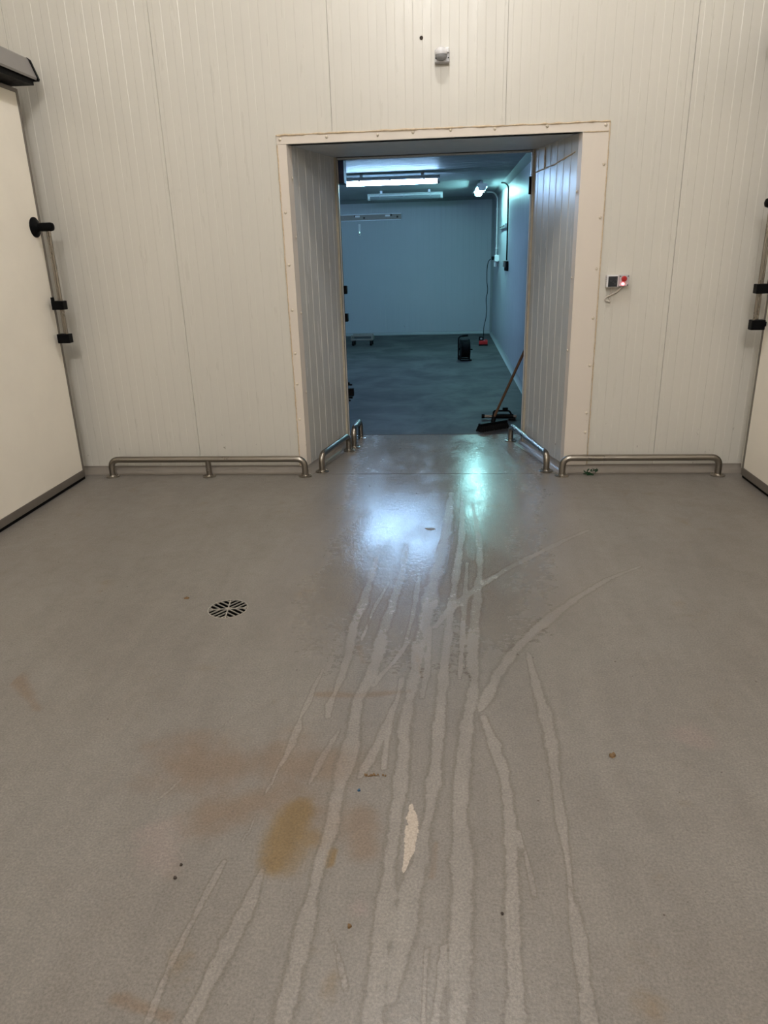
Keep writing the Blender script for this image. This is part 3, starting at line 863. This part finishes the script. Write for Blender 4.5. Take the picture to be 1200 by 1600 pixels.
# ------------------------------------------------------------------ kick rails
def kick_rail(ends, label, posts=(), ztop=0.137, rad=0.0238, fl=0.052, bend=0.075):
    (x0, y0), (x1, y1) = ends
    c = Vector(((x0 + x1) / 2, (y0 + y1) / 2, 0))
    r = tag(empty('kick_rail', c), label, 'kick rail', 'stainless kick rails at the foot of the walls')
    a, b = Vector((x0, y0, 0)) - c, Vector((x1, y1, 0)) - c
    up = Vector((0, 0, ztop))
    path = fillet([a, a + up, b + up, b], bend, 8)
    obj('tube', sweep(nb(), path, rad, 18), M['steel'], r, True)
    feet = [a, b]
    for s in posts:
        p = a.lerp(b, s)
        obj('post', sweep(nb(), [p, p + up], rad * 0.92, 16), M['steel'], r, True)
        feet.append(p)
    for p in feet:
        f = obj('flange', lathe(nb(), [(fl, 0.0005), (fl, 0.006), (fl - 0.004, 0.008), (rad + 0.006, 0.009), (rad + 0.004, 0.015), (rad + 0.0, 0.016)], 28, 'Z'), M['steel'], r, True, p)
        for k in range(3):
            t = math.radians(30 + 120 * k)
            q = (math.cos(t) * 0.039, math.sin(t) * 0.039, 0.0075)
            obj('bolt', lathe(nb(), [(0.007, 0), (0.007, 0.005), (0.004, 0.008), (0.0, 0.0085)], 8, 'Z'), M['bolt'], f, True, q)
    return r
kick_rail([(-2.600, 5.215), (-1.066, 5.215)], 'long stainless kick rail with three feet along the wall left of the doorway', (0.507,))
kick_rail([(-0.955, 5.335), (-0.822, 5.955)], 'stainless kick rail with two feet along the left doorway jamb')
kick_rail([(-0.790, 6.075), (-0.768, 6.40)], 'short stainless hoop standing past the inner end of the left jamb', ztop=0.165, bend=0.12)
kick_rail([(0.583, 6.27), (0.772, 5.325)], 'stainless kick rail with two feet along the right doorway jamb, beside the broom')
kick_rail([(0.872, 5.205), (1.993, 5.205)], 'stainless kick rail with two feet along the wall right of the doorway')

# ------------------------------------------------------------------ floor drain
r = tag(empty('floor_drain', (DRAIN[0], DRAIN[1], 0)), 'round steel floor drain grate left of the wet tracks', 'drain')
obj('pit', lathe(nb(), [(0.0955, -0.003), (0.0955, -0.12), (0.0, -0.12)], 32), M['pit'], r)
bm = nb()
n = 48
for (ra, rb, za, zb) in ((0.0925, 0.0970, -0.004, 0.0020),):
    V = []
    for k in range(n):
        t = 2 * math.pi * k / n
        V.append([bm.verts.new((math.cos(t) * q, math.sin(t) * q, z)) for q, z in ((ra, za), (ra, zb), (rb, zb), (rb + 0.001, za))])
    for k in range(n):
        a, b = V[k], V[(k + 1) % n]
        for i in range(4):
            bm.faces.new((a[i], b[i], b[(i + 1) % 4], a[(i + 1) % 4]))
obj('rim', bm, M['grate'], r)
rot = math.radians(8)
def bar(p, q, w, parent, name='bar', h=0.0018):
    p, q = Vector((*p, 0)), Vector((*q, 0))
    d = (q - p); L = d.length; d.normalize(); nn = Vector((-d.y, d.x, 0))
    return obj(name, prism(nb(), [(-w / 2, -0.004), (w / 2, -0.004), (w / 2, h), (-w / 2, h)], p, nn, (0, 0, 1), d, L), M['grate'], parent)
def rp(x, y):
    return (x * math.cos(rot) - y * math.sin(rot), x * math.sin(rot) + y * math.cos(rot))
RB = 0.0935
bar(rp(-RB, 0), rp(RB, 0), 0.0055, r, h=0.002); bar(rp(0, -RB), rp(0, RB), 0.0055, r, h=0.0021)
s2 = math.sqrt(0.5)
for sx in (-1, 1):
    for sy in (-1, 1):
        for off in (-0.050, -0.025, 0.0, 0.025, 0.050):
            # line along the quadrant diagonal, shifted sideways
            lo = abs(off) * 1.0
            hi = math.sqrt(max(0, RB ** 2 - off ** 2))
            if hi - lo < 0.008:
                continue
            P = lambda t: rp(sx * (t * s2 - off * s2), sy * (t * s2 + off * s2))
            bar(P(lo), P(hi), 0.0045, r)
obj('centre', lathe(nb(), [(0.012, -0.004), (0.012, 0.0024), (0.004, 0.0024), (0.004, 0.0008), (0, 0.0008)], 16), M['grate'], r)

# ------------------------------------------------------------------ things on the doorway wall
WF = WY - 0.0018
r = tag(empty('motion_sensor', (-0.020, WF, 2.765)), 'small white motion sensor on the wall above the doorway', 'sensor')
obj('base', bx(-0.046, 0.048, -0.048, 0.0, -0.036, 0.036, bevel=0.005), M['grey_pl'], r)
bm = nb()
# dome: flattened ball leaning out of the base
for i in range(1):
    lathe(bm, [(0.0, 0.036), (0.020, 0.033), (0.034, 0.020), (0.039, 0.004), (0.037, -0.006)], 24, 'Z', (-0.004, -0.058, 0.010))
obj('hood', bm, M['white'], r, True)
obj('lens', lathe(nb(), [(0.036, 0.005), (0.0345, -0.008), (0.028, -0.020), (0.014, -0.028), (0.0, -0.030)], 24, 'Z', (-0.004, -0.058, 0.0)), M['lens'], r, True)
obj('arm', bx(0.022, 0.046, -0.060, -0.004, 0.014, 0.044, bevel=0.005), M['white'], r)
for x in (-0.038, 0.041):
    obj('screw', lathe(nb(), [(0.0045, 0), (0.004, -0.002), (0, -0.002)], 8, 'Y', (x, -0.048, -0.012)), M['black'], r)
r = obj('wall_plug', lathe(nb(), [(0.0115, -0.001), (0.0115, -0.0035), (0.008, -0.005), (0.005, -0.003), (0.0, -0.003)], 16, 'Y'), M['crumb'], None, True, (-0.151, WF + 0.002, 2.88))
tag(r, 'small dark plugged hole up and left of the motion sensor', 'plug')

r = tag(empty('control_box', (1.150, WF, 1.372)), 'white control box with square dark display right of the doorway', 'control box')
obj('case', bx(-0.040, 0.040, -0.050, 0.0, -0.040, 0.040, bevel=0.004), M['white'], r)
obj('display', bx(-0.030, 0.032, -0.052, -0.048, -0.036, 0.032, bevel=0.001), M['darkglass'], r)
for z in (-0.024, -0.012, 0.0, 0.012, 0.024):
    obj('vent_rib', bx(-0.0415, -0.039, -0.044, -0.01, z - 0.002, z + 0.002), M['grey_pl'], r)
r = tag(empty('alarm_box', (1.226, WF, 1.375)), 'grey alarm box with red mushroom button and glowing red lamp', 'alarm')
obj('case', bx(-0.033, 0.036, -0.045, 0.0, -0.038, 0.036, bevel=0.004), M['grey_pl'], r)
obj('button', lathe(nb(), [(0.010, -0.044), (0.010, -0.056), (0.0185, -0.058), (0.0185, -0.066), (0.014, -0.071), (0, -0.073)], 20, 'Y', (-0.003, 0, 0.012)), M['red'], r, True)
obj('lamp', lathe(nb(), [(0.010, -0.044), (0.010, -0.052), (0.006, -0.057), (0, -0.058)], 16, 'Y', (-0.006, 0, -0.022)), M['red_lamp'], r, True)
for x, z in ((-0.025, 0.028), (0.028, 0.028), (0.026, -0.030)):
    obj('screw', lathe(nb(), [(0.005, -0.044), (0.004, -0.046), (0, -0.046)], 8, 'Y', (x, 0, z)), M['crumb'], r)
pts = [(1.215, WF - 0.02, 1.338), (1.205, WF - 0.022, 1.315), (1.180, WF - 0.02, 1.295), (1.150, WF - 0.018, 1.280), (1.125, WF - 0.02, 1.268), (1.112, WF - 0.022, 1.255),
       (1.116, WF - 0.02, 1.244), (1.135, WF - 0.016, 1.238), (1.148, WF - 0.014, 1.235), (1.150, WF - 0.012, 1.250), (1.142, WF - 0.006, 1.268), (1.150, WF - 0.012, 1.300), (1.152, WF - 0.02, 1.333)]
def smooth_path(P, k=5):
    P = [Vector(p) for p in P]
    out = []
    for i in range(len(P) - 1):
        p0, p1, p2, p3 = P[max(i - 1, 0)], P[i], P[i + 1], P[min(i + 2, len(P) - 1)]
        for j in range(k):
            t = j / k
            out.append(0.5 * ((2 * p1) + (p2 - p0) * t + (2 * p0 - 5 * p1 + 4 * p2 - p3) * t * t + (3 * p1 - p0 - 3 * p2 + p3) * t ** 3))
    out.append(P[-1])
    return out
o = obj('cable', sweep(nb(), smooth_path(pts), 0.0052, 8), M['cable_w'], None, True)
tag(o, 'looped white cable hanging under the control box', 'cable')

# ------------------------------------------------------------------ scraps on the hall floor
bm = nb()
rnd = random.Random(4)
for i in range(14):
    c = Vector((rnd.uniform(-0.035, 0.04), rnd.uniform(-0.012, 0.012), rnd.uniform(0.006, 0.045)))
    q = [c + Vector((rnd.uniform(-0.022, 0.022), rnd.uniform(-0.014, 0.014), max(0.001 - c.z, rnd.uniform(-0.02, 0.02)))) for _ in range(4)]
    vs = [bm.verts.new(p) for p in q]
    bm.faces.new(vs[:3]); bm.faces.new((vs[0], vs[2], vs[3])); bm.faces.new((vs[0], vs[3], vs[1]))
tag(obj('green_scrap', bm, M['green'], None, False, (1.085, 5.215, 0.001)), 'crumpled dark green scrap under the right kick rail', 'scrap')

def flake(name, label, cat, loc, size, mat, seed, h=0.004, n=9, stretch=1.0, rz=0.0, group=None):
    rnd = random.Random(seed)
    bm = nb()
    top, bot = [], []
    for k in range(n):
        t = 2 * math.pi * k / n
        q = size * rnd.uniform(0.65, 1.15)
        x, y = math.cos(t) * q * stretch, math.sin(t) * q
        bot.append(bm.verts.new((x, y, 0.0)))
        top.append(bm.verts.new((x * 0.8, y * 0.8, h * rnd.uniform(0.6, 1.2))))
    bm.faces.new(bot[::-1]); bm.faces.new(top)
    for k in range(n):
        bm.faces.new((bot[k], bot[(k + 1) % n], top[(k + 1) % n], top[k]))
    o = obj(name, bm, mat, None, False, (*loc, 0.0006))
    o.rotation_euler = (0, 0, rz)
    return tag(o, label, cat, group)
flake('dry_leaf', 'small curled dry leaf left of the floor drain', 'leaf', (-1.284, 3.135), 0.009, M['leafdry'], 1, 0.006, stretch=1.7)
flake('dry_leaf', 'small brown dry leaf alone on the right of the floor', 'leaf', (0.560, 2.024), 0.011, M['leafdry'], 2, 0.006, rz=1.2, stretch=1.3)
flake('blue_bit', 'tiny blue bit on the brown stain', 'scrap', (-0.268, 1.820), 0.0055, M['bluebit'], 3, 0.005)
flake('offcut', 'small flat offcut lying in the bright reflection', 'scrap', (-0.090, 4.10), 0.022, M['alu_edge'], 5, 0.003, 5, 1.7)
flake('crumb', 'dark brown crumb right of the lowest pale track on the left', 'crumb', (-0.238, 1.333), 0.0065, M['leafdry'], 6, 0.006)
flake('crumb', 'upper of two dark crumbs beside the pink stain', 'crumb', (-0.735, 1.500), 0.0055, M['crumb'], 7, 0.005)
flake('crumb', 'lower of two dark crumbs beside the pink stain', 'crumb', (-0.735, 1.455), 0.0065, M['crumb'], 8, 0.005)
flake('crumb', 'dark crumb between two pale tracks near the lower middle', 'crumb', (0.149, 1.392), 0.005, M['crumb'], 9, 0.004)
bm = nb()
rnd = random.Random(11)
for i in range(26):
    x, y, s = rnd.gauss(0, 0.014), rnd.gauss(0, 0.004), rnd.uniform(0.0012, 0.003)
    box(bm, x - s, x + s, y - s, y + s, 0, s * 1.2)
o = tag(obj('dirt_crumbs', bm, M['leafdry'], None, False, (-0.236, 1.890, 0.0006)), 'little heap of brown dirt crumbs above the tiny blue bit', 'dirt')
o['kind'] = 'stuff'

# ------------------------------------------------------------------ cold room fittings
BYF = CY1 - 0.002
r = tag(empty('mounting_rail', (-1.62, BYF, 2.255)), 'long punched metal mounting rail on the far cold room wall', 'rail')
obj('plate', bx(-0.70, 0.775, -0.030, 0.0, -0.060, 0.060, bevel=0.004), M['alu_edge'], r)
obj('lip', bx(-0.70, 0.775, -0.045, -0.028, 0.050, 0.060), M['galv'], r)
obj('lip', bx(-0.70, 0.775, -0.045, -0.028, -0.060, -0.050), M['galv'], r)
for x, z in ((-0.13, 0.03), (0.05, -0.008), (0.58, 0.03), (0.70, -0.005)):
    obj('bolt_hole', bx(x - 0.018, x + 0.018, -0.034, -0.028, z - 0.018, z + 0.018), M['crumb'], r)
for x in (-0.08, 0.51):
    obj('tab', bx(x - 0.045, x + 0.045, -0.05, -0.03, 0.005, 0.035), M['white'], r)
r = tag(empty('wall_hook', (-1.67, BYF, 2.035)), 'narrow upright metal hook below the punched rail', 'hook')
obj('strip', bx(-0.020, 0.020, -0.012, 0.0, -0.105, 0.105, bevel=0.003), M['white'], r)
obj('hook', sweep(nb(), smooth_path([(0, -0.012, -0.06), (0, -0.04, -0.09), (0, -0.055, -0.07), (0, -0.055, -0.04)]), 0.008, 8), M['bolt'], r, True)

RXF = CX1 - 0.002
r = tag(empty('wall_bracket', (RXF, 12.5, 1.94)), 'short slotted bracket on the right cold room wall', 'bracket')
obj('plate', bx(-0.03, 0, -0.55, 0.55, -0.03, 0.03, bevel=0.003), M['galv'], r)
for y in (-0.35, 0.0, 0.35):
    obj('slot', bx(-0.034, -0.028, y - 0.10, y + 0.10, -0.010, 0.010), M['crumb'], r)
r = tag(empty('conduit', (RXF - 0.02, 13.90, 0)), 'white vertical conduit pipe on the right cold room wall', 'conduit')
obj('pipe', sweep(nb(), smooth_path([(-0.20, -0.1, 2.55), (-0.08, -0.05, 2.54), (-0.012, 0, 2.47), (0, 0, 2.35), (0, 0, 1.50)], 6), 0.014, 10), M['white'], r, True)
for z in (2.27, 1.62):
    obj('pipe_clip', bx(-0.02, 0.018, -0.035, 0.035, z - 0.012, z + 0.012, bevel=0.003), M['white'], r)
r = tag(empty('junction_box', (RXF, 13.55, 1.455)), 'white junction box at the foot of the conduit', 'junction box')
obj('case', bx(-0.075, 0, -0.10, 0.20, -0.055, 0.055, bevel=0.006), M['white'], r)
obj('socket', lathe(nb(), [(0.035, 0.0), (0.035, -0.09), (0.028, -0.095)], 14, 'Z', (-0.04, 0.12, -0.05)), M['white'], r, True)
obj('plug', bx(-0.12, -0.075, 0.05, 0.15, -0.03, 0.03, bevel=0.008), M['black'], r)
P = [(0.814, 13.65, 1.44), (0.78, 13.7, 1.40), (0.76, 13.75, 1.28), (0.765, 13.8, 1.05), (0.78, 13.8, 0.90), (0.755, 13.75, 0.75), (0.765, 13.7, 0.58), (0.75, 13.65, 0.42), (0.71, 13.5, 0.28), (0.70, 13.35, 0.12), (0.690, 13.24, 0.075)]
tag(obj('cable', sweep(nb(), smooth_path(P, 6), 0.0065, 8), M['rubber'], None, True), 'dark cable hanging from the junction box to the red charger', 'cable')
P = [(0.86, 12.05, 2.55), (0.90, 11.9, 2.53), (0.93, 11.7, 2.47), (0.928, 11.6, 2.35), (0.928, 11.55, 2.0), (0.928, 11.55, 1.44)]
tag(obj('cable', sweep(nb(), smooth_path(P, 6), 0.011, 8), M['rubber'], None, True), 'black cable running down the right cold room wall from the ceiling', 'cable')
r = tag(empty('switch_box', (RXF, 11.95, 1.385)), 'small dark square switch on the right cold room wall', 'switch')
obj('case', bx(-0.04, 0, -0.14, 0.14, -0.045, 0.045, bevel=0.006), M['alu_edge'], r)
obj('key', bx(-0.048, -0.038, -0.08, 0.08, -0.025, 0.025, bevel=0.003), M['galv'], r)
r = tag(empty('switch_box', (RXF, 11.50, 1.365)), 'narrow black switch at the lower end of the black cable', 'switch')
obj('case', bx(-0.04, 0, -0.07, 0.07, -0.075, 0.065, bevel=0.006), M['black'], r)
obj('key', bx(-0.055, -0.038, -0.03, 0.03, -0.07, -0.02, bevel=0.003), M['black'], r)

# ------------------------------------------------------------------ cable reel
r = tag(empty('cable_reel', (0.298, 11.30, 0.0), math.radians(6)), 'black cable reel with tall bent handle on the cold room floor', 'cable reel')
AX = 0.175   # axle height
def disc(x, rad, mat, name, par):
    return obj(name, lathe(nb(), [(rad, x - 0.006), (rad + 0.003, x), (rad, x + 0.006)], 28, 'X', (0, 0, AX)), mat, par, True)
disc(-0.052, 0.145, M['black'], 'side_disc', r); disc(0.075, 0.145, M['black'], 'side_disc', r)
obj('drum', lathe(nb(), [(0.06, -0.05), (0.06, 0.075)], 20, 'X', (0, 0, AX)), M['black'], r, True)
path, rad = [], 0.125
for k in range(9 * 14 + 1):
    t = 2 * math.pi * k / 14
    path.append((-0.040 + 0.103 * k / (9 * 14), math.cos(t) * rad, AX + math.sin(t) * rad))
obj('wound_cable', sweep(nb(), path, 0.010, 6), M['rubber'], r, True)
# tube frame: foot, back upright, handle across the top
fr = fillet([(0.095, 0.10, 0.014), (-0.075, 0.10, 0.014), (-0.085, 0.02, 0.014), (-0.088, 0.0, 0.36), (0.055, 0.0, 0.375)], 0.05, 6)
obj('frame', sweep(nb(), fr, 0.011, 10), M['rubber'], r, True)
fr = fillet([(-0.085, -0.09, 0.09), (-0.075, -0.11, 0.013), (0.09, -0.11, 0.013), (0.10, -0.10, 0.013)], 0.03, 5)
obj('foot', sweep(nb(), fr, 0.011, 10), M['rubber'], r, True)
obj('foot_bar', sweep(nb(), [(0.085, -0.12, 0.013), (0.085, 0.11, 0.013)], 0.010, 8), M['rubber'], r, True)
obj('stay', sweep(nb(), [(0.085, 0.0, 0.013), (0.085, 0.0, AX)], 0.010, 8), M['rubber'], r, True)
obj('stay', sweep(nb(), [(-0.086, 0.0, AX), (-0.050, 0.0, AX)], 0.014, 8), M['rubber'], r, True)
obj('handle_grip', sweep(nb(), [(-0.03, 0.0, 0.3695), (0.058, 0.0, 0.3755)], 0.0165, 10), M['rubber'], r, True)
obj('socket_panel', lathe(nb(), [(0.055, 0.080), (0.055, 0.088), (0.03, 0.092)], 18, 'X', (0, 0, AX)), M['red'], r, True)
obj('crank', sweep(nb(), [(0.085, -0.03, AX - 0.01), (0.125, -0.03, AX - 0.01)], 0.012, 8), M['black'], r, True)

# ------------------------------------------------------------------ battery charger, dolly
r = tag(empty('battery_charger', (0.683, 13.12, 0.0), math.radians(-4)), 'red and black battery charger on the floor behind the cable reel', 'charger')
obj('case', bx(-0.075, 0.080, -0.06, 0.06, 0.018, 0.085, bevel=0.012), M['red'], r)
obj('base', bx(-0.076, 0.082, -0.062, 0.062, 0.001, 0.020, bevel=0.003), M['black'], r)
obj('battery', bx(-0.078, 0.000, -0.04, 0.05, 0.084, 0.155, bevel=0.008), M['black'], r)
obj('latch', bx(-0.052, -0.018, -0.046, -0.039, 0.105, 0.135, bevel=0.002), M['galv'], r)
obj('knob', lathe(nb(), [(0.018, 0.084), (0.016, 0.10), (0.0, 0.103)], 12, 'Z', (0.045, 0, 0)), M['red'], r, True)
r = tag(empty('dolly', (-1.51, 13.45, 0.0), math.radians(-2)), 'low wheeled dolly frame by the left of the far wall', 'dolly')
obj('top_board', bx(-0.195, 0.195, -0.10, -0.06, 0.165, 0.195, bevel=0.004), M['alu_edge'], r)
obj('top_board', bx(-0.195, 0.195, 0.10, 0.14, 0.165, 0.195, bevel=0.004), M['alu_edge'], r)
obj('frame_rail', bx(-0.20, 0.20, -0.11, -0.08, 0.098, 0.125, bevel=0.003), M['alu_edge'], r)
for x in (-0.19, 0.19):
    obj('side_rail', bx(x - 0.015, x + 0.015, -0.11, 0.14, 0.098, 0.165, bevel=0.003), M['alu_edge'], r)
for x in (-0.165, 0.165):
    for y in (-0.085, 0.115):
        c = obj('castor', lathe(nb(), [(0.042, -0.016), (0.044, -0.012), (0.044, 0.012), (0.042, 0.016)], 18, 'X', (x, y, 0.0445)), M['black'], r, True)
        obj('fork', bx(x - 0.026, x + 0.026, y - 0.02, y + 0.02, 0.085, 0.10), M['crumb'], c)

# ------------------------------------------------------------------ broom and floor tool
# broom: head on the floor beyond the right jamb, handle leaning into the corner
head = Vector((0.455, 6.70, 0.0)); tilt = math.radians(34)
r = tag(empty('broom', head, tilt), 'broom with wooden handle leaning beside the right jamb', 'broom')
obj('block', bx(-0.155, 0.155, -0.030, 0.030, 0.046, 0.076, bevel=0.010), M['black'], r)
bm = nb()
rnd = random.Random(3)
for i in range(30):
    for jn in range(5):
        x, y = -0.148 + 0.296 * i / 29, -0.024 + 0.048 * jn / 4
        fx, fy = x * 1.12 + rnd.uniform(-0.004, 0.004), y * 1.6 + rnd.uniform(-0.004, 0.004)
        sweep(bm, [(x, y, 0.050), (fx, fy, 0.001)], [0.0065, 0.005], 5)
b = obj('bristles', bm, M['bristle'], r); b['kind'] = 'stuff'
obj('ferrule', sweep(nb(), [(0.0, 0.0, 0.07), (0.025, 0.01, 0.145)], [0.022, 0.019], 14), M['black'], r, True)
top = Matrix.Rotation(-tilt, 3, 'Z') @ (Vector((0.905, 6.45, 1.25)) - head)
obj('handle', sweep(nb(), [(0.012, 0.005, 0.11), top], 0.0125, 14), M['wood'], r, True)

r = tag(empty('floor_tool', (0.515, 7.14, 0.0), math.radians(-3)), 'black tubular tool with steel pipe lying flat behind the broom', 'tool')
obj('pipe', sweep(nb(), [(-0.125, 0, 0.030), (0.20, 0, 0.030)], 0.017, 14), M['alu_edge'], r, True)
obj('pipe_tip', sweep(nb(), [(-0.145, 0, 0.030), (-0.115, 0, 0.030)], 0.022, 14), M['black'], r, True)
obj('sleeve', sweep(nb(), [(-0.03, 0, 0.030), (0.17, 0, 0.030)], 0.0235, 14), M['black'], r, True)
obj('handle', sweep(nb(), fillet([(-0.03, 0, 0.04), (-0.025, 0, 0.085), (0.13, 0, 0.085), (0.15, 0, 0.045)], 0.02, 5), 0.009, 10), M['black'], r, True)
obj('trigger', bx(0.06, 0.115, -0.012, 0.012, 0.083, 0.118, bevel=0.004), M['black'], r)
obj('foot', bx(0.12, 0.19, -0.06, 0.06, 0.001, 0.020, bevel=0.004), M['black'], r)
